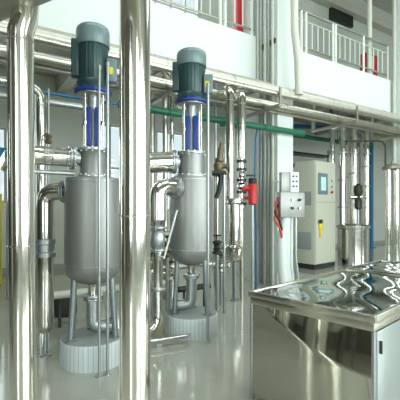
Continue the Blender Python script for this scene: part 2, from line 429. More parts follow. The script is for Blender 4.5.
# green pipe
t = thing('green_pipe', 'long green painted pipe running below the rack, in front of the column', 'pipe', (5.5, 5.25, 3.0))
obj('pipe_run', B().cyl((onY(119,5.25), 5.25, 3.07), (onY(303,5.25), 5.25, 3.07), .058, n=18), 'green', t)
b = B()
for x in (2.7, 4.7): b.ring((x, 5.25, 3.07), (1,0,0), .058, .008, 18, 6).cyl((x, 5.25, 3.12), (x, 5.25, 3.35), .008, n=6)
obj('hanger', b, 'dark', t)
t = thing('green_pipe', 'green painted pipe under the mezzanine between the column and the blue post', 'pipe', (8, 7.6, 3.6))
obj('pipe_run', B().cyl((5.4, 7.6, 3.69), (onY(371,7.6), 7.6, 3.69), .065, n=18), 'green', t)
b = B()
for x in (6.6, 9.9): b.ring((x, 7.6, 3.69), (1,0,0), .065, .008, 18, 6).cyl((x, 7.6, 3.75), (x, 7.6, 4.92), .008, n=6)
obj('hanger', b, 'dark', t)
t = thing('silver_pipe', 'silver grey horizontal pipe left of the first tank, above its elbow', 'pipe', (0, 5.25, 2.9))
obj('pipe_run', B().cyl((-.2, 5.42, 3.0), (1.56, 5.42, 3.0), .05, n=18), 'satin_light', t)
obj('hanger', B().cyl((.55,5.42,3.04),(.55,5.42,3.355),.01,n=8), 'dark', t)
obj('end_cap', B().lathe((1.56,5.42,3.0), [(.055,0),(.055,.03),(.03,.05),(0,.055)], 16, (1,0,0)), 'satin_light', t)
# thin blue line
t = thing('blue_line', 'thin azure pipe running left of the column behind the tanks', 'pipe', (1.3,5.88,3.24))
obj('pipe_run', B().cyl((-2.5,5.88,3.26),(5.1,5.88,3.26),.022,n=12), 'pipeblue', t)
for x in (-1.2,.55,2.7,4.7): obj('hanger', B().cyl((x,5.88,3.27),(x,5.88,3.352),.007,n=8), 'dark', t)
tag(obj('blue_drop', B().sweep(fillet([(4.55,5.25,3.01),(4.58,5.33,2.9),(4.6,5.4,1.9),(4.66,5.42,1.2),(4.66,5.42,0.0)], .2), .018, 8), 'pipeblue'), 'thin blue hose hanging from the green pipe left of the column', 'hose')
# blue portal under the right side
bx, by = onY(371.5, 9.1), 9.1
t = thing('blue_portal', 'azure painted pipe portal with one tall post under the mezzanine at right', 'pipe frame', (bx, by, 0))
obj('post', B().cyl((bx, by, 0), (bx, by, 4.9), .075, n=16), 'pipeblue', t)
obj('cross_beam', B().cyl((bx+.05, by, 4.82), (onY(292,9.1), by, 4.42), .075, n=14), 'pipeblue', t)
obj('foot_plate', B().box((bx-.12, by-.12, 0), (bx+.12, by+.12, .02)), 'pipeblue', t)

# ---------------------------------------------------------------- foreground pipes
t = thing('steel_standpipe', 'polished steel standpipe at far left, joining the overhead duct', 'pipe', G(22.5,2.2))
pA = G(23.5,2.2,0); pAt = G(20.5,2.2,2.50)
obj('pipe_run', B().cyl(pA, pAt, .0745, n=40), 'steel_big', t)
obj('mitred_elbow', B().sweep([pAt, pAt+Vector((0,0,.06)), W(24.5,20,2.2), W(27,0,2.22)], .073, 32), 'steel_big', t)
obj('seam_band', B().ring(W(21.5,246,2.2), (0,0,1), .0745, .005, 40, 6).ring(pAt+Vector((0,0,.005)), (0,0,1), .0745, .004, 40, 6), 'steel', t)
t = thing('steel_standpipe', 'thickest polished steel standpipe, between the two tanks in the foreground', 'pipe', G(134.5,2.1))
obj('pipe_run', B().cyl(G(135,2.1,0), G(134.3,2.1,ZC-.01), .0875, n=48), 'steel_big', t)
obj('seam_band', B().ring(W(134.8,216,2.1), (0,0,1), .0875, .005, 48, 6), 'clad', t)
dd = RGT*-.869 + FWD*.495; dc = G(19,2.12,2.89)
t = thing('overhead_duct', 'large dull metal duct crossing overhead in the upper left corner', 'duct', dc)
obj('duct_run', B().cyl(dc+dd*2.4, dc-dd*2.6, .2, n=36), 'clad_dark', t)
b = B()
for k in (-1.5, 1.2, 2.2): b.ring(dc+dd*k, dd, .2, .012, 36, 6)
obj('seam_band', b, 'clad', t)
b = B()
sd = dd.cross(Vector((0,0,1)))
for k in (-2.0, 2.1):
    q = dc+dd*k; b.cyl(q+Vector((0,0,.2)), Vector((q.x,q.y,ZC)), .012, n=8)
obj('hanger_rod', b, 'dark', t)

# ---------------------------------------------------------------- tanks with motors
def tank(px, D, R, rn, zs, rm, label, plinth_label, plR, ang0):
    z_base, z_bot, z_sh, z_top, z_mot, z_mt = zs
    c = G(px, D); cx, cy = c.x, c.y
    V = lambda x, y, z: Vector((cx+x, cy+y, z))
    toc = -(FWD + RGT*((px-200)/FPX)).normalized(); rt = Vector((-toc.y, toc.x, 0))
    if rt.dot(RGT) < 0: rt = -rt
    p = thing('tiled_plinth', plinth_label, 'plinth', V(0,0,0), 'round tiled plinths')
    obj('tiled_side', B().lathe(V(0,0,0), [(plR,0),(plR,z_base-.03),(plR-.008,z_base-.012),(plR-.02,z_base-.01)], 60), 'tile', p)
    obj('plinth_top', B().lathe(V(0,0,z_base-.011), [(plR-.015,0),(plR-.02,.008),(plR-.05,.011)], 60), 'grey', p)
    t = thing('mixing_tank', label, 'mixing tank', V(0,0,z_base), 'motor driven steel tanks')
    body = B().lathe(V(0,0,0), [(.001,z_bot-.03),(R*.35,z_bot-.025),(R*.7,z_bot+.01),(R*.9,z_bot+.06),(R*.985,z_bot+.12),(R,z_bot+.17),(R,z_sh-.03),(R*.985,z_sh-.01),(R*.9,z_sh)], 64)
    tb = obj('tank_body', body, 'satin', t)
    obj('weld_band', B().ring(V(0,0,z_bot+.17),(0,0,1),R,.004,64,6).ring(V(0,0,z_sh-.04),(0,0,1),R,.005,64,6), 'satin_light', tb)
    nb = obj('neck', B().lathe(V(0,0,0), [(rn,z_sh-.02),(rn,z_top-.02),(rn*.9,z_top)], 48), 'satin', t)
    obj('neck_flange', B().flange(V(0,0,z_sh+.012),(0,0,1),rn*1.22,.024,14,48), 'satin_light', nb)
    obj('cover_flange', B().flange(V(0,0,z_top-.01),(0,0,1),rn*1.18,.028,14,48), 'satin_light', t)
    # lantern between cover and motor
    L = z_mot - z_top
    obj('shaft_housing', B().lathe(V(0,0,0), [(rn*.42,z_top),(rn*.42,z_mot-.03),(rn*.5,z_mot-.02)], 24), 'satin_light', t)
    b = B()
    b.obox(V(0,0,0)+toc*rn*.40, rt, toc, (-rn*.5, -rn*.12), (-.01,.05), (z_top+.02, z_top+L*.72), .006)
    b.obox(V(0,0,0)+toc*rn*.40, rt, toc, (rn*.12, rn*.5), (-.01,.05), (z_top+.02, z_top+L*.72), .006)
    obj('coupling_guard', b, 'blue', t, 'blue coupling guard plates')
    for a in (.7, 2.2, 3.9, 5.4):
        q = rt*math.cos(a)*rn*.92 + toc*math.sin(a)*rn*.92
        rod = obj('tie_rod', B().cyl(V(q.x,q.y,z_top), V(q.x,q.y,z_mot-.02), .011, n=10).lathe(V(q.x,q.y,z_top+L*.45),[(.018,-.02),(.02,0),(.018,.02)],12), 'steel', t)
    obj('motor_plate', B().lathe(V(0,0,z_mot-.028), [(rm*.95,0),(rm*1.0,.004),(rm*1.0,.016),(rm*.95,.02)], 40), 'satin_light', t)
    obj('mounting_flange', B().flange(V(0,0,z_mot+.012),(0,0,1),rm*1.13,.036,8,40), 'blue', t, 'blue mounting flange')
    # motor: finned body, cowl, terminal box
    H = z_mt - z_mot; mb = B(); n = 96; prof = [(.93,.03),(.93,.10),(1,.13),(1,H*.72)]
    rings = []
    for f, h in prof:
        rings.append([mb.bm.verts.new(V(math.cos(2*PI*j/n)*rm*.94*f*(1.0 if j%4<2 or f<1 else .98), math.sin(2*PI*j/n)*rm*.94*f*(1.0 if j%4<2 or f<1 else .98), z_mot+h)) for j in range(n)])
    for A, C in zip(rings, rings[1:]):
        for j in range(n): mb.bm.faces.new((A[j], A[(j+1)%n], C[(j+1)%n], C[j]))
    mb.bm.faces.new(rings[0][::-1]); mb.bm.faces.new(rings[-1])
    mo = obj('motor', mb, 'teal', t)
    z1 = z_mot + H*.70
    obj('fan_cowl', B().lathe(V(0,0,0), [(rm*1.0,z1),(rm*1.02,z1+.005),(rm*1.02,z_mt-.05),(rm*.98,z_mt-.02),(rm*.88,z_mt-.003),(rm*.5,z_mt),(.001,z_mt)], 48), 'cowl', mo)
    obj('end_shield', B().lathe(V(0,0,0), [(rm*.8,z_mot+.03),(rm*.99,z_mot+.04),(rm*.99,z_mot+.10),(rm*.93,z_mot+.115)], 48), 'teal', mo)
    s = V(0,0,0) - rt*rm*.8
    obj('side_fin_box', B().obox(s, rt, toc, (-rm*.48, 0), (-.05,.07), (z_mot+H*.22, z_mot+H*.78), .012), 'teal', mo)
    s = V(0,0,0) + rt*rm*.80
    jb = obj('terminal_box', B().obox(s, rt, toc, (0, rm*.62), (-.02,.13), (z_mot+.10, z_mot+.33), .012), 'boxgrey', mo, 'blue grey terminal box')
    obj('lifting_eye', B().ring(V(0,0,z_mt-.0)+rt*rm*.2+Vector((0,0,.012)), rt, .014, .005, 12, 6), 'dark', mo)
    # legs
    for k in range(3):
        a = ang0 + k*2*PI/3
        q = Vector((math.cos(a), math.sin(a), 0))
        leg = obj('leg', B().cyl(V(0,0,z_base+.012)+q*R*.88, V(0,0,z_bot+.12)+q*R*.72, .030, n=18), 'legsteel', t)
        obj('foot_pad', B().lathe(V(0,0,z_base)+q*R*.88, [(.055,0),(.055,.014),(.035,.018)], 20), 'legsteel', leg)
    return c, toc, rt
# plinth top / tank bottom / shoulder / neck top / motor bottom / motor top
cam_az = lambda px: math.atan2((FWD+RGT*((px-200)/FPX)).y, (FWD+RGT*((px-200)/FPX)).x)
T1, toc1, rt1 = tank(93, 3.73, .275, .135, (.25,.80,1.83,2.12,2.68,3.34), .162,
    'nearer motor driven grey steel mixing tank, on the left between the two thick standpipes', 'white strip tiled round plinth under the nearer left tank', .315, cam_az(93)+PI/2+.55)
T2, toc2, rt2 = tank(191.5, 4.6, .262, .165, (.25,.86,1.92,2.22,2.83,3.47), .183,
    'farther motor driven grey steel mixing tank, right of the thick foreground standpipe', 'white strip tiled round plinth under the farther tank', .325, cam_az(191)+PI/2+.45)
# yellow caution tags are on the terminal boxes
for (c, toc, rt, rm, zm) in ((T1,toc1,rt1,.162,2.68),(T2,toc2,rt2,.183,2.83)):
    par = [o for o in bpy.data.objects if o.name.startswith('terminal_box') and (ORIG[o.name]-Vector((c.x,c.y,ORIG[o.name].z))).length < .01][0]
    obj('warning_label', B().obox(Vector((c.x,c.y,0))+rt*rm*.80, rt, toc, (rm*.1, rm*.38), (.1302,.133), (zm+.17, zm+.24)), 'yellow', par, 'yellow warning label')

# bottom outlets: neck, flange, elbow
def outlet(c, rt, toc, zb, side, label, zb0):
    t = thing('outlet_pipe', label, 'pipe', Vector((c.x,c.y,zb0)), 'bottom outlet pipes')
    C = Vector((c.x,c.y,0))
    obj('reducer', B().lathe(C, [(.055,zb-.15),(.05,zb-.09),(.075,zb-.02)], 24), 'steel', t)
    obj('flange', B().flange(C+Vector((0,0,zb-.155)),(0,0,1),.105,.022,8).flange(C+Vector((0,0,zb-.182)),(0,0,1),.10,.02,8), 'satin_light', t)
    e = C + rt*side*.16
    obj('elbow', B().sweep(fillet([C+Vector((0,0,zb-.19)), C+Vector((0,0,zb0+.085)), C+rt*side*.30+Vector((0,0,zb0+.085))], .14, 10), .068, 24), 'satin_light' , t)
    obj('end_flange', B().flange(C+rt*side*.30+Vector((0,0,zb0+.085)), rt, .095-.01, .02, 8), 'steel', t)
outlet(T1, rt1, toc1, .80, .6, 'grey steel outlet elbow under the nearer tank, turning right', .25)
outlet(T2, rt2, toc2, .86, -.75, 'grey steel outlet elbow under the farther tank, turning left', .25)

# conduit poles in front of tanks
def pole(px, D, ytop, rr, label, foot=True, m='satin_light', lean=0):
    a = G(px, D, 0); top = W(px+lean, ytop, D)
    t = thing('conduit_pole', label, 'pole', a, 'thin conduit poles by the tanks')
    obj('tube', B().cyl(a+Vector((0,0,.008)), top, rr, n=12), m, t)
    obj('foot_plate', B().lathe(a, [(.035,0),(.035,.008),(rr,.012)], 14), m, t)
    obj('top_cap', B().lathe(top, [(rr*1.35,-.03),(rr*1.35,.004),(rr*.6,.01)], 12), m, t)
pole(99.2, 3.36, 66, .0135, 'slim silver pole before the nearer tank, left one of the pair')
pole(107.6, 3.40, 63, .0150, 'slim silver pole before the nearer tank, right one of the pair')
pole(208, 4.22, 84, .0165, 'slim silver pole standing before the farther tank')
pole(35.2, 3.9, 95, .013, 'thin pipe rising just right of the far left standpipe')

# ---------------------------------------------------------------- side nozzles and elbows
def hpipe(t, name, pts, rr, m='steel', fil=.12, n=28): return obj(name, B().sweep(fillet(pts, fil, 10), rr, n), m, t)
# T1 upper horizontal pipe along -X
zc = 2.02
t = thing('flanged_pipe', 'thick polished horizontal pipe bolted to the neck of the nearer tank', 'pipe', Vector((T1.x-.5,T1.y,zc-.1)))
d1 = Vector((-1,0,0))
P1 = Vector((T1.x,T1.y,zc))
obj('pipe_run', B().sweep(fillet([P1+d1*.19, P1+d1*.70, P1+d1*.70+Vector((0,.9,0))], .2), .088, 32), 'steel', t)
obj('stub', B().cyl(P1+d1*.137, P1+d1*.25, .07, n=24), 'satin_light', t)
obj('flange', B().flange(P1+d1*.20,(1,0,0),.115,.022,10).flange(P1+d1*.228,(1,0,0),.115,.022,10), 'satin_light', t)
b = B()
for k in (.27,.40,.47): b.ring(P1+d1*k,(1,0,0),.088,.006,28,6)
obj('seam_band', b, 'clad', t)
tag(obj('thin_cross_pipe', B().cyl((T1.x-.19,T1.y-.02,1.865),(T1.x-.72,T1.y-.02,1.865),.022,n=12), 'satin_light'), 'thin horizontal pipe between the thick flanged pipe and the lower elbow', 'pipe')
# T1 lower elbow
P2 = Vector((T1.x,T1.y,1.70)); foot = G(45.5,3.85,0)
d2 = (Vector((foot.x,foot.y,0))-Vector((T1.x,T1.y,0))).normalized()
t = thing('elbow_pipe', 'polished steel elbow pipe leaving the nearer tank and dropping towards the floor at left', 'pipe', foot)
e = Vector((foot.x, foot.y, 1.70))
obj('stub', B().cyl(P2+d2*.270, P2+d2*.30, .07, n=24), 'satin_light', t)
obj('flange', B().flange(P2+d2*.292,d2,.118,.022,10).flange(P2+d2*.320,d2,.118,.022,10), 'satin_light', t)
obj('elbow', B().sweep(fillet([P2+d2*.30, e, Vector((foot.x,foot.y,1.40))], .26, 5), .088, 28), 'steel', t)
obj('upper_run', B().cyl((foot.x,foot.y,1.41),(foot.x,foot.y,1.21),.088,n=28), 'steel', t)
obj('clamp_sleeve', B().lathe((foot.x,foot.y,0),[(.092,1.02),(.10,1.025),(.10,1.07),(.09,1.08),(.09,1.15),(.10,1.16),(.10,1.205),(.092,1.21)],28), 'satin_light', t)
obj('lower_run', B().lathe((foot.x,foot.y,0),[(.001,.235),(.05,.24),(.078,.27),(.083,.32),(.083,1.02)],28), 'steel', t)
obj('support_foot', B().lathe((foot.x,foot.y,0),[(.06,0),(.06,.012),(.022,.02),(.022,.245)],16), 'satin_light', t)

# T2 upper pipe and lower elbow
zc = 2.10
P3 = Vector((T2.x,T2.y,zc)); 
t = thing('flanged_pipe', 'thick polished horizontal pipe bolted to the neck of the farther tank', 'pipe', Vector((T2.x-.5,T2.y,zc-.12)))
d3 = (RGT*-.95 - FWD*.30)
obj('pipe_run', B().sweep(fillet([P3+d3*.22, P3+d3*.62+Vector((0,0,-.03)), P3+d3*.74+Vector((0,0,-.5))], .16, 8), .125, 30), 'steel', t)
obj('stub', B().cyl(P3+d3*.168, P3+d3*.24, .09, n=24), 'satin_light', t)
obj('flange', B().flange(P3+d3*.22,d3,.145,.024,10).flange(P3+d3*.25,d3,.145,.024,10), 'satin_light', t)
obj('lower_drop', B().cyl(P3+d3*.74+Vector((0,0,-.49)), Vector(((P3+d3*.74).x,(P3+d3*.74).y,.0)), .05, n=18), 'clad', t)
P4 = Vector((T2.x,T2.y,1.78)); f2 = G(158,4.2,0); d4 = (Vector((f2.x,f2.y,0))-Vector((T2.x,T2.y,0))).normalized()
t = thing('elbow_pipe', 'polished elbow pipe with stacked flanges dropping beside the farther tank', 'pipe', f2)
obj('stub', B().cyl(P4+d4*.258, P4+d4*.28, .06, n=20), 'satin_light', t)
obj('flange', B().flange(P4+d4*.265,d4,.13,.024,10).flange(P4+d4*.295-Vector((0,0,.004)),d4,.13,.024,10), 'satin_light', t)
obj('elbow', B().sweep(fillet([P4+d4*.28, Vector((f2.x,f2.y,1.78)), Vector((f2.x,f2.y,1.40))], .24, 6), .094, 28), 'steel', t)
obj('reducer', B().lathe((f2.x,f2.y,0),[(.06,1.30),(.07,1.34),(.094,1.40)],24), 'steel', t)
obj('valve_body', B().lathe((f2.x,f2.y,0),[(.05,1.06),(.075,1.10),(.085,1.18),(.075,1.26),(.05,1.30)],24), 'satin_light', t)
obj('valve_flange', B().flange((f2.x,f2.y,1.31),(0,0,1),.10,.022,8).flange((f2.x,f2.y,1.06),(0,0,1),.10,.022,8).flange((f2.x,f2.y,.62),(0,0,1),.09,.03,8), 'satin_light', t)
obj('lower_run', B().sweep(fillet([Vector((f2.x,f2.y,1.06)), Vector((f2.x,f2.y,.16)), Vector((f2.x-.35,f2.y-.1,.16))], .2, 8), .055, 22), 'steel', t)
obj('support_shoe', B().box((f2.x-.3,f2.y-.15,0),(f2.x-.2,f2.y-.02,.105)), 'satin_light', t)
a = W(177,210,4.02); c = W(164,258,4.05)
t = thing('lever_rod', 'pale slanting lever rod before the left side of the farther tank', 'lever', c)
obj('rod', B().cyl(a, c, .011, n=10), 'railwhite', t)
q = Vector((f2.x,f2.y,c.z))
obj('pivot_arm', B().cyl(c, q, .012, n=8), 'satin_light', t)
tag(obj('floor_pipe', B().sweep(fillet([G(143,4.0,.07),G(152,4.05,.07),G(186,4.22,.07),G(190,4.3,.07)],.05),.025,14), 'steel'), 'thin bright pipe lying low on the floor left of the farther plinth', 'pipe')
t = thing('pipe_support', 'short steel block carrying the low floor pipe', 'support', G(160,4.09,0))
obj('block', B().obox(G(160,4.09,0), RGT, FWD, (-.03,.03), (-.03,.03), (0,.046)), 'satin_light', t)

# ---------------------------------------------------------------- manifold behind the tanks
def cluster():
    # riser with hook at left
    t = thing('hooked_riser', 'polished riser with a hooked top behind the far left standpipe', 'pipe', G(41.5,4.9,0))
    p = G(41.5,4.9,0)
    obj('pipe_run', B().sweep(fillet([p, Vector((p.x,p.y,3.13)), Vector((p.x-.6,p.y-.05,3.13)), Vector((p.x-.6,p.y-.05,3.30))], [.22,.1], 8), .062, 24), 'steel', t)
    obj('seam_band', B().ring((p.x,p.y,2.9),(0,0,1),.062,.006,20,6).ring((p.x,p.y,2.3),(0,0,1),.062,.006,20,6), 'clad', t)
    q = G(48.5,4.7,0)
    t = thing('gate_valve', 'small bronze valve on a thin riser, above the thick flanged pipe at left', 'valve', q)
    obj('stem_pipe', B().cyl(q, Vector((q.x,q.y,3.05)), .014, n=10), 'satin_light', t)
    obj('valve_body', B().lathe((q.x,q.y,2.42),[(.02,-.07),(.045,-.05),(.03,-.01),(.045,.03),(.02,.06)],14), 'bronze', t)
    obj('hand_wheel', B().ring(Vector((q.x,q.y,2.42))-FWD*.06,FWD,.05,.008,18,6).cyl(Vector((q.x,q.y,2.42))-FWD*.06,Vector((q.x,q.y,2.42)),.008,n=8), 'bronze', t)
    # low cream pipe behind the nearer tank
    Y = 5.0; t = thing('low_pipe', 'cream horizontal pipe low behind the nearer tank', 'pipe', (1.6,Y,0))
    obj('pipe_run', B().cyl((.85,Y,.42),(2.5,Y,.42),.05,n=18), 'cream', t)
    obj('trestle_post', B().cyl((1.0,Y,0),(1.0,Y,.37),.02,n=8).cyl((2.35,Y,0),(2.35,Y,.37),.02,n=8), 'dark', t)
    t = thing('steel_post', 'dark upright steel post with a side brace behind the left side of the nearer tank', 'post', (1.56,5.64,0))
    obj('upright', B().box((1.52,5.6,0),(1.60,5.68,3.41)), 'dark', t)
    obj('brace', B().box((.7,5.62,1.72),(1.515,5.66,1.78)), 'dark', t)
    b = B().obox(G(57,5.3,0), RGT, FWD, (-.28,.25), (-.1,.12), (.0,.30), .02)
    tag(obj('pump_block', b, 'dark'), 'dark low pump block on the floor behind the elbow pipe', 'pump')
    # background vertical pipes
    spec = [(147,6.6,'steel',.05,3.35,'leftmost'),(152,7.4,'clad',.055,4.5,'second'),(165,6.3,'clad',.045,3.9,'third'),(172,7.0,'steel',.04,4.1,'fourth'),(215.5,7.3,'satin_light',.035,4.2,'fifth')]
    for i,(px,D,m,rr,zt,w) in enumerate(spec):
        p = G(px,D,0)
        t = thing('background_riser', {0:'polished riser right beside the thick foreground standpipe, farther back',1:'dull clad riser behind the pipes of the farther tank, nearest its thick flanged pipe end',2:'clad riser behind the motor of the farther tank at its left',3:'polished riser closest behind the left edge of the farther tank neck',4:'thin grey riser seen right of the farther tank'}[i], 'pipe', p)
        obj('pipe_run', B().sweep(fillet([p, Vector((p.x,p.y,zt)), Vector((p.x-.35,p.y,zt))], .18, 6), rr, 18), m, t)
        b = B()
        for z in (.9,1.7,2.5): b.ring((p.x,p.y,z),(0,0,1),rr,.006,16,6)
        obj('seam_band', b, 'clad', t)
    # small pumps and valves clutter seen between standpipe and farther tank
    items = [(151,5.0,.75,'steel'),(167,5.25,.95,'bronze'),(153,5.75,1.35,'bronze'),(170,5.6,.55,'steel'),(217,5.6,.95,'dark'),(221,5.9,.62,'clad')]
    for i,(px,D,z,m) in enumerate(items):
        p = G(px,D,0)
        t = thing('process_valve', ['polished valve on a stem low behind the thick foreground standpipe','bronze valve on a stem behind the slanting lever rod','bronze valve on a stem beside the stacked flange elbow pipe','small polished valve nearest the floor, left of the farther tank legs','dark valve on a stem right of the farther tank','clad valve on a stem low between farther tank and filter housing'][i], 'valve', p)
        obj('stem', B().cyl(p, Vector((p.x,p.y,z+.12)), .025, n=12), 'satin_light', t)
        obj('valve_body', B().lathe((p.x,p.y,z),[(.03,-.11),(.075,-.09),(.075,-.07),(.045,-.04),(.06,0),(.045,.04),(.075,.07),(.075,.09),(.03,.11)],18), m, t)
        s = Vector((p.x,p.y,z)); b = B().cyl(s-RGT*.13,s+RGT*.13,.035,n=14).flange(s-RGT*.12,RGT,.07,.02,6).flange(s+RGT*.12,RGT,.07,.02,6)
        obj('side_port', b, 'steel', t)
        obj('hand_wheel', B().ring(s+Vector((0,0,.18)),(0,0,1),.06,.009,18,6).cyl(s+Vector((0,0,.1)),s+Vector((0,0,.19)),.01,n=8).cyl(s+Vector((-.06,0,.18)),s+Vector((.06,0,.18)),.006,n=6), 'dark', t)
    # horizontal lines behind farther tank
    for i,(z,Y,x0,x1,m) in enumerate(((.62,5.15,2.0,3.5,'clad'),(1.12,5.45,1.9,3.4,'clad_dark'),(.35,4.75,2.6,3.15,'dark'))):
        t = thing('header_pipe', ['clad horizontal header at knee height behind the farther tank','dull horizontal header at waist height behind the farther tank','dark horizontal header lowest behind the farther tank'][i], 'pipe', ((x0+x1)/2,Y,0))
        obj('pipe_run', B().cyl((x0,Y,z),(x1,Y,z),.045,n=16), m, t)
        obj('trestle_post', B().cyl((x0+.1,Y,0),(x0+.1,Y,z-.04),.018,n=8).cyl((x1-.1,Y,0),(x1-.1,Y,z-.04),.018,n=8), 'dark', t)
    # yellow machine panel behind
    p = G(150,7.6,0)
    t = thing('pump_cabinet', 'yellow machine cabinet glimpsed between foreground standpipe and farther tank', 'cabinet', p)
    obj('body', B().box((p.x-.2,p.y,0),(p.x+.35,p.y+.4,2.05),.02), 'yellow', t)
    obj('panel', B().box((p.x-.15,p.y-.012,1.1),(p.x+.3,p.y,1.9),.004), 'white', t)
    p = G(1,7.5,0)
    t = thing('pump_cabinet', 'yellow machine cabinet glimpsed at the far left edge of the frame', 'cabinet', p)
    obj('body', B().box((p.x-.7,p.y,0),(p.x+.02,p.y+.4,1.85),.02), 'yellow', t)
    obj('panel', B().box((p.x-.65,p.y-.012,.2),(p.x-.01,p.y,1.5),.004), 'pipeblue', t)
    t = thing('storage_drum', 'blue drum shape standing high by the window at the left edge', 'drum', G(-2,6.2,0))
    p = G(-2,6.2,0)
    obj('drum_body', B().lathe((p.x,p.y,0),[(.20,2.28),(.21,2.3),(.21,2.52),(.20,2.54)],28), 'pipeblue', t)
    obj('stand', B().cyl((p.x-.15,p.y,0),(p.x-.15,p.y,2.29),.03,n=8).cyl((p.x+.15,p.y,0),(p.x+.15,p.y,2.29),.03,n=8), 'satin_light', t)
cluster()

for i,(x,y,r0,h,m) in enumerate(((-1.9,2.6,.38,3.0,'satin'),(-2.2,4.2,.42,3.3,'dark'))):  # unseen vessels added to darken reflections in the table front and standpipes
    t = thing('storage_vessel', ['grey upright storage vessel left of the view, mirrored in the table front','dark upright storage vessel left of the view, behind the grey one'][i], 'vessel', (x,y,0))
    obj('vessel_body', B().lathe((x,y,0),[(.01,.5),(r0*.6,.53),(r0,.75),(r0,h),(r0*.6,h+.2),(.01,h+.24)],36), m, t)
    for k in range(3):
        q = Vector((x+math.cos(k*2.09)*r0*.8,y+math.sin(k*2.09)*r0*.8,0)); obj('leg', B().cyl(q,q+Vector((0,0,.9)),.04,n=10), 'dark', t)
    obj('top_pipe', B().sweep(fillet([(x,y,h+.2),(x,y,h+.7),(x-1.2,y,h+.7)],.2),.06,14), 'steel', t)
# ---------------------------------------------------------------- right group: risers, filter housing, valves
p = G(234.5,6.2,0); x, y = p.x, p.y
t = thing('filter_housing', 'polished filter housing with rounded bottom standing on one leg right of the farther tank', 'filter', p)
obj('housing', B().lathe((x,y,0),[(.001,.64),(.06,.65),(.115,.70),(.14,.78),(.145,.86),(.145,.90),(.10,.94),(.10,1.60),(.14,1.64),(.14,1.68)],36), 'steel', t)
obj('leg', B().cyl((x,y,.01),(x,y,.66),.036,n=16), 'legsteel', t)
obj('foot_plate', B().lathe((x,y,0),[(.08,0),(.08,.012),(.04,.018)],20), 'legsteel', t)
obj('side_tube', B().sweep(fillet([Vector((x,y,.84))-RGT*.13, Vector((x,y,.84))-RGT*.17, Vector((x,y,1.7))-RGT*.17],.04),.03,14), 'steel', t)
obj('flange', B().flange((x,y,1.69),(0,0,1),.16,.03,10), 'satin_light', t)
def riser(px, D, z0, z1, rr, label, yend):
    a = G(px, D, 0); t = thing('clad_riser', label, 'pipe', Vector((a.x,a.y,z0)), 'bright risers right of the farther tank')
    obj('pipe_run', B().sweep(fillet([Vector((a.x,a.y,z0)), Vector((a.x,a.y,z1)), Vector((a.x,yend,z1))], .12, 8), rr, 26), 'steel', t)
    b = B()
    for z in (z0+.02, (z0+z1)/2, z1-.2): b.ring((a.x,a.y,z),(0,0,1),rr,.007,24,6)
    obj('seam_band', b, 'clad', t)
    return a
riser(229.8,6.05,1.71,3.50,.075,'bright clad riser closest to the farther tank, rising from the filter housing to the rack',5.15)
a = riser(241.5,6.25,2.38,3.50,.075,'bright clad riser nearest the red actuator, ending above a stack of valves',5.2)
t = thing('valve_stack', 'stack of small steel valves on a thin pipe under the right bright riser', 'valves', Vector((a.x,a.y,1.6)))
obj('pipe_run', B().cyl((a.x,a.y,1.55),(a.x,a.y,2.38),.04,n=18), 'steel', t)
b = B()
for z in (1.62,1.82,2.02,2.2,2.34): b.flange((a.x,a.y,z),(0,0,1),.085,.03,8)
obj('flange', b, 'dark', t)
obj('valve_body', B().lathe((a.x,a.y,0),[(.04,1.86),(.075,1.9),(.075,1.94),(.04,1.98)],20).lathe((a.x,a.y,0),[(.04,2.06),(.06,2.09),(.06,2.13),(.04,2.17)],20), 'steel', t)
obj('support_pipe', B().cyl((a.x,a.y,0),(a.x,a.y,1.56),.035,n=14), 'clad', t)
# red actuator
p = W(252.5,190,6.2); s = Vector((p.x,p.y,0))
t = thing('valve_actuator', 'red valve actuator with black cap beside the column', 'actuator', Vector((p.x,p.y,1.6)))
obj('actuator_body', B().lathe(s,[(.04,1.60),(.075,1.62),(.075,1.94),(.06,1.97)],24).cyl(Vector((s.x,s.y,1.88))-RGT*.17,Vector((s.x,s.y,1.88)),.05,n=18), 'red', t)
obj('cap', B().lathe(s,[(.05,1.84),(.07,1.86),(.07,2.02),(.06,2.05)],20), 'black', t)
obj('position_flag', B().obox(Vector((s.x,s.y,0)),RGT,FWD,(-.1,.06),(-.02,.02),(2.08,2.11),.004), 'dark', t)
obj('link_pipe', B().cyl(Vector((s.x,s.y,1.72)), Vector((a.x,a.y,1.72)), .028, n=14), 'red', t)
obj('stem', B().cyl((s.x,s.y,0),(s.x,s.y,1.61),.022,n=12), 'satin_light', t)
# bronze long valve + black lever
p = W(220,155,5.75)
t = thing('safety_valve', 'long bronze valve leaning beside the farther tank neck', 'valve', Vector((p.x,p.y,1.7)))
c0 = Vector((p.x,p.y,0))
a1 = W(217,177,5.75); d1_ = (W(222,142,5.75)-a1).normalized()
obj('valve_body', B().lathe(a1,[(.03,0),(.075,.01),(.075,.04),(.045,.06),(.07,.12),(.085,.17),(.07,.22),(.05,.24),(.07,.25),(.07,.28),(.045,.30),(.045,.44),(.03,.46),(.03,.53),(.01,.55)],20,d1_), 'bronze', t)
obj('outlet', B().cyl(a1+d1_*.17,a1+d1_*.17+RGT*.13,.04,n=14).flange(a1+d1_*.17+RGT*.13,RGT,.06,.02,6), 'bronze', t)
obj('inlet', B().cyl(W(217,176,5.75),G(217,5.75,0),.025,n=14), 'clad', t)
p = W(219,184,5.45)
t = thing('lever_valve', 'black lever valve right of the farther tank', 'valve', Vector((p.x,p.y,1.6)))
obj('lever', B().sweep(fillet([W(216,172,5.45),W(221,176,5.45),W(219,190,5.45),W(216,198,5.45)],.04),[.03]*2+[.034]*(len(fillet([W(216,172,5.45),W(221,176,5.45),W(219,190,5.45),W(216,198,5.45)],.04))-2),14), 'black', t)
obj('body', B().cyl(W(212,173,5.45),W(226,173,5.45),.035,n=16), 'dark', t)
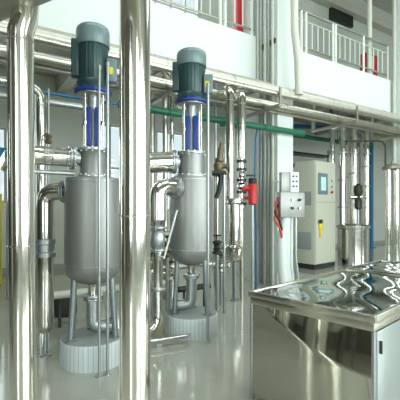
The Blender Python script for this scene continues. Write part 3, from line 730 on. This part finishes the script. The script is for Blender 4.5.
obj('support_pipe', B().cyl(W(224,174,5.45),G(224,5.45,0),.022,n=12), 'satin_light', t)

# ---------------------------------------------------------------- control stand by the column
c = G(290,6.75,0)
e1 = (RGT*.95+FWD*.31); e2 = Vector((-e1.y,e1.x,0))
t = thing('control_stand', 'stainless push button box on a curved white pedestal before the column', 'control box', c)
bx_ = obj('button_box', B().obox(Vector((c.x,c.y,0)),e1,e2,(-.25,.25),(-.1,.12),(1.38,1.84),.012), 'satin', t)
for i in range(2):
    for j in range(2):
        q = Vector((c.x,c.y,0))+e1*(-.02+.15*i)-e2*.1+Vector((0,0,1.70-.15*j))
        obj('push_button', B().cyl(q,q-e2*.03,.025,n=14), 'black' if (i+j)%2 else 'satin_light', bx_)
obj('pedestal', B().sweep(fillet([Vector((c.x,c.y,1.39))-e1*.10,Vector((c.x,c.y,1.0))-e1*.17,Vector((c.x,c.y,.5))-e1*.17,Vector((c.x,c.y,.0))-e1*.12],.4),.085,20), 'white', t)
obj('side_post', B().sweep(fillet([Vector((c.x,c.y,1.39))+e1*.12,Vector((c.x,c.y,.6))+e1*.12,Vector((c.x,c.y,.25))+e1*.17,Vector((c.x,c.y,.0))+e1*.17],.3),.03,14), 'satin_light', t)
obj('mid_post', B().sweep(fillet([Vector((c.x,c.y,1.39))+e1*.03,Vector((c.x,c.y,.5))+e1*.03,Vector((c.x,c.y,.0))+e1*.10],.3),.022,12), 'white', t)
pl = obj('switch_plate', B().obox(Vector((c.x,c.y,0)),e1,e2,(-.02,.16),(-.05,.06),(1.841,2.21),.01), 'white', t, 'white switch plate with black buttons')
for i in range(2):
    for j in range(3):
        q = Vector((c.x,c.y,0))+e1*(.035+.07*i)-e2*.05+Vector((0,0,2.13-.09*j))
        obj('switch', B().cyl(q,q-e2*.015,.016,n=10), 'black', pl)
obj('cover_box', B().obox(Vector((c.x,c.y,0)),e1,e2,(-.20,-.025),(-.04,.06),(1.841,2.20),.01), 'satin', t)
obj('side_bar', B().cyl(Vector((c.x,c.y,2.03))-e1*.19,Vector((c.x,c.y,2.03))-e1*.38,.012,n=10), 'grey', t)
for i,(o1,z0,z1) in enumerate(((-.27,1.75,1.05),(-.29,1.62,1.2),(-.31,1.5,1.1))):
    q = Vector((c.x,c.y,0))
    obj('cable', B().sweep(fillet([q+e1*-.245+Vector((0,0,z0)),q+e1*(o1-.03)+Vector((0,0,z0-.15)),q+e1*(o1+.04)-e2*.05+Vector((0,0,z1+.15)),q+e1*-.22-e2*.08+Vector((0,0,z1)),q+e1*-.16+Vector((0,0,z1-.12))],.1),.018,10), ['orange','black','orange'][i], t, ['orange cable','black cable','orange cable'][i])

# ---------------------------------------------------------------- electrical cabinet
c0 = Vector((7.47,6.42,0)); a = math.radians(8); f1 = Vector((math.cos(a),math.sin(a),0)); f2_ = Vector((-f1.y,f1.x,0))
t = thing('electrical_cabinet', 'tall off white electrical cabinet with small lit screen under the mezzanine', 'cabinet', c0)
wd, dp, H = .97, .62, 2.80
obj('cabinet_body', B().obox(c0,f1,f2_,(0,wd),(0,dp),(.13,H),.012), 'cabinet', t)
obj('plinth', B().obox(c0,f1,f2_,(.01,wd-.01),(.01,dp-.01),(0,.135)), 'black', t, 'black plinth')
dr = obj('door', B().obox(c0,f1,f2_,(.02,wd-.02),(-.022,-.001),(.16,H-.03),.006), 'cabinet', t)
sc = obj('display_bezel', B().obox(c0,f1,f2_,(.10,.55),(-.04,-.0225),(1.93,2.48),.006), 'boxgrey', dr)
obj('lit_display', B().obox(c0,f1,f2_,(.22,.45),(-.044,-.0402),(2.03,2.38)), 'lit_screen', dr, 'pale lit display')
obj('push_button', B().cyl(c0+f1*.75-f2_*.022+Vector((0,0,2.3)),c0+f1*.75-f2_*.05+Vector((0,0,2.3)),.03,n=14).cyl(c0+f1*.75-f2_*.022+Vector((0,0,2.15)),c0+f1*.75-f2_*.05+Vector((0,0,2.15)),.03,n=14), 'satin_light', dr)
obj('emergency_stop', B().cyl(c0+f1*.75-f2_*.022+Vector((0,0,2.0)),c0+f1*.75-f2_*.06+Vector((0,0,2.0)),.035,n=14), 'red', dr, 'red button')
ys = obj('switch_handle', B().obox(c0,f1,f2_,(.12,.30),(-.06,-.0225),(1.05,1.20),.01).obox(c0,f1,f2_,(.17,.25),(-.06,-.0225),(.82,1.05),.01), 'yellow', dr, 'yellow rotary switch handle')
obj('switch_knob', B().obox(c0,f1,f2_,(.10,.26),(-.075,-.0605),(1.18,1.28),.01), 'black', dr)
obj('vent_grille', B().obox(c0,f1,f2_,(-.012,-.001),(.10,dp-.1),(.50,.95),.002).obox(c0,f1,f2_,(-.012,-.001),(.10,dp-.1),(1.65,2.0),.002), 'grey', t, 'grey vent grilles on the side')
obj('seam', B().obox(c0,f1,f2_,(.02,wd-.02),(-.0245,-.0225),(1.72,1.735)), 'grey', t)
# things behind the cabinet
t = thing('steel_shelf', 'dark shelf rack with pipes on the far side behind the electrical cabinet', 'shelf', (9.6,8.6,0))
for z in (3.35,2.95,2.3): obj('shelf_board', B().box((8.0,8.4,z),(10.6,8.8,z+.06)), 'dark', t)
for xx in (8.05,10.55): obj('upright', B().box((xx-.03,8.45,0),(xx+.03,8.51,3.6)), 'clad', t)

# polished vessel with risers right of the cabinet
vx, vy = W(353.5,0,10.35).x, W(353.5,0,10.35).y; R = .415
t = thing('polished_vessel', 'squat mirror polished vessel right of the electrical cabinet', 'vessel', (vx,vy,0))
obj('vessel_body', B().lathe((vx,vy,0),[(R*.97,0),(R,.01),(R,1.0),(R*1.06,1.03),(R*1.06,1.10),(R*.95,1.13),(.2,1.17),(.001,1.17)],48), 'steel', t)
obj('rim_band', B().ring((vx,vy,1.07),(0,0,1),R*1.06,.012,48,8), 'satin_light', t)
for i,(px,D,z0,z1,rr,m,lab) in enumerate(((342.5,10.2,1.12,3.85,.085,'steel','leftmost of the risers above the squat polished vessel'),
        (349,10.5,1.12,3.9,.05,'clad','thin clad riser, second from the left above the squat vessel'),
        (354,10.3,1.12,4.1,.085,'steel','middle polished riser above the squat vessel'),
        (361,10.65,1.12,3.7,.05,'clad_dark','dull riser, second from the right above the squat vessel'),
        (366.5,10.4,1.10,4.1,.07,'steel','polished riser nearest the blue post above the squat vessel'))):
    a = G(px,D,0)
    t = thing('vessel_riser', lab, 'pipe', (a.x,a.y,z0), 'risers above the squat vessel')
    obj('pipe_run', B().sweep(fillet([Vector((a.x,a.y,z0)),Vector((a.x,a.y,z1)),Vector((a.x+.02,a.y+.3,z1))],.12,6),rr,20), m, t)
    b = B()
    for z in (1.6+.15*i,2.35+.1*i,3.1): b.flange((a.x,a.y,z),(0,0,1),rr*1.5,.03,6,20)
    obj('flange', b, 'satin_light', t)
t = thing('process_valve', 'dark valve clamped between the risers above the squat vessel', 'valve', W(358,200,10.02))
q = W(358,197,10.02)
obj('valve_body', B().lathe(q,[(.03,-.35),(.10,-.30),(.10,-.1),(.06,0),(.12,.12),(.10,.3),(.03,.36)],20), 'dark', t)
obj('side_port', B().cyl(q-RGT*.22,q+RGT*.24,.05,n=16), 'steel', t)
obj('stem', B().cyl(Vector((q.x,q.y,1.12)),Vector((q.x,q.y,q.z-.34)),.035,n=12), 'satin_light', t)
tag(obj('vertical_pipe', B().cyl(W(332,0,10.9).xy.to_3d(),Vector((W(332,0,10.9).x,W(332,0,10.9).y,4.9)),.08,n=18), 'steel'), 'polished vertical pipe rising behind the electrical cabinet', 'pipe')

# hood with pipes at the far right
hx, hy = G(392.5,9.3).x, G(392.5,9.3).y; zt = CAMH+(211-167)/FPX*9.3
t = thing('capped_vessel', 'slender vessel with a mushroom cap at the far right', 'vessel', (hx,hy,0))
obj('cap', B().lathe((hx,hy,zt),[(.24,-.06),(.25,-.05),(.23,.01),(.14,.06),(.04,.08),(.03,.14)],32), 'clad_dark', t)
for k,(o_,rr) in enumerate(((-.11,.065),(.10,.065))):
    q = Vector((hx,hy,0))+RGT*o_; obj('column_tube', B().cyl(q,Vector((q.x,q.y,zt-.05)),rr,n=22), 'steel', t)
ly = G(385.5,9.28)
tag(obj('bent_conduit', B().sweep(fillet([W(345,141,9.35),W(385.5,141,9.28),Vector((ly.x,ly.y,zt+.0))],.2,8),.022,12), 'dark'), 'dark bent conduit running from the blue post down to the mushroom cap', 'conduit')

# ---------------------------------------------------------------- mirror topped tables
Lc = G(248,2.94,0); Fc = G(375.5,2.22,0); TZ = .866
ax = (Fc-Lc); WID = ax.length; ax.normalize()
ay = Vector((-ax.y, ax.x, 0))
if ay.dot(FWD) < 0: ay = -ay
def table(o, wid, ln, z, label, name='steel_table', detail=True):
    t = thing(name, label, 'table', o, 'mirror topped steel tables')
    # top sheet as a finely divided slab
    b = B(); nx, ny = 14, 22
    grid = [[b.bm.verts.new(o+ax*(.028+(wid-.056)*i/nx)+ay*(.028+(ln-.056)*j/ny)+Vector((0,0,z-.012+.006*math.sin(i*.9+j*.5)*math.sin(j*.7)))) for i in range(nx+1)] for j in range(ny+1)]
    for j in range(ny):
        for i in range(nx): b.bm.faces.new((grid[j][i],grid[j][i+1],grid[j+1][i+1],grid[j+1][i]))
    obj('top_sheet', b, 'tabletop', t)
    b = B()
    b.obox(o,ax,ay,(0,wid),(0,.03),(z-.045,z),.004).obox(o,ax,ay,(0,wid),(ln-.03,ln),(z-.045,z),.004)
    b.obox(o,ax,ay,(0,.03),(.03,ln-.03),(z-.045,z),.004).obox(o,ax,ay,(wid-.03,wid),(.03,ln-.03),(z-.045,z),.004)
    obj('rim', b, 'tablepanel' if not detail else 'clad', t)
    obj('frame_band', B().obox(o,ax,ay,(.012,wid-.012),(.012,ln-.012),(z-.10,z-.046),.004), 'clad', t)
    # front panel: sheet with a dished upper area
    b = B(); nx, nz = 60, 60; w0, w1 = .03, wid-.03; g = []
    for k in range(nz+1):
        row = []
        for i in range(nx+1):
            u = i/nx; v = k/nz; x = w0+(w1-w0)*u; zz = .05+(z-.10-.05)*v
            ks = ((0,1.2),(.14,1.02),(.22,.90),(.38,.80),(.55,.71),(.7,.65),(.85,.61),(1.0,.60)); bd = 1.2
            for (ua,va),(ub,vb) in zip(ks, ks[1:]):
                if ua <= u <= ub: bd = va+(vb-va)*(u-ua)/(ub-ua)
            dsh = max(0.0, v-bd)*(z-.15)
            row.append(b.bm.verts.new(o+ax*x+ay*(.018 + (.14*dsh if detail else 0))+Vector((0,0,zz))))
        g.append(row)
    for k in range(nz):
        for i in range(nx): b.bm.faces.new((g[k][i],g[k][i+1],g[k+1][i+1],g[k+1][i]))
    obj('front_panel', b, 'tablepanel', t)
    for (u0,u1,v0,v1) in ((.01,.03,.01,.05),(wid-.03,wid-.01,.01,.05),(.01,.05,ln-.05,ln-.01),(wid-.05,wid-.01,ln-.05,ln-.01)):
        obj('leg', B().obox(o,ax,ay,(u0,u1),(v0,v1),(0,z-.10),.004), 'satin_light', t)
    obj('left_panel', B().obox(o,ax,ay,(.016,.026),(.05,ln-.05),(.04,z-.10)), 'tablepanel', t)
    obj('back_panel', B().obox(o,ax,ay,(.05,wid-.05),(ln-.026,ln-.016),(.04,z-.10)), 'tablepanel', t)
    n = 3 if detail else 2
    for k in range(n):
        a0 = .06+(ln-.12)*k/n; a1 = .06+(ln-.12)*(k+1)/n
        d = obj('side_door', B().obox(o,ax,ay,(wid-.028,wid-.012),(a0+.006,a1-.006),(.05,z-.11),.004), 'tableside', t)
        obj('handle', B().obox(o,ax,ay,(wid-.012,wid+.004),(a0+.03,a0+.042),(z-.25,z-.17),.003), 'dark', d)
table(Lc, WID, 1.66, TZ, 'mirror topped steel table with wavy reflective sheet, nearest in the lower right')
table(Lc+ay*1.70-ax*.02, WID+.1, .98, TZ+.005, 'second mirror topped table butted behind the nearest table', detail=False)

# ---------------------------------------------------------------- camera, world, colour
cam = bpy.data.cameras.new('camera'); co = bpy.data.objects.new('camera', cam); COL.objects.link(co)
co.location = (0,0,CAMH); co.rotation_euler = (PI/2,0,-math.atan2(SA,CA))
cam.sensor_width = 36; cam.lens = 36*FPX/400; cam.shift_y = (HOR-200)/400; cam.clip_start = .05
SC.camera = co
w = bpy.data.worlds.new('sky'); SC.world = w; w.use_nodes = True
bg = w.node_tree.nodes['Background']; bg.inputs[0].default_value = (.85,.95,1,1); bg.inputs[1].default_value = 1.0
vs = SC.view_settings; vs.view_transform = 'Standard'; vs.look = 'None'; vs.gamma = 1; vs.use_curve_mapping = False; vs.exposure = 0.08
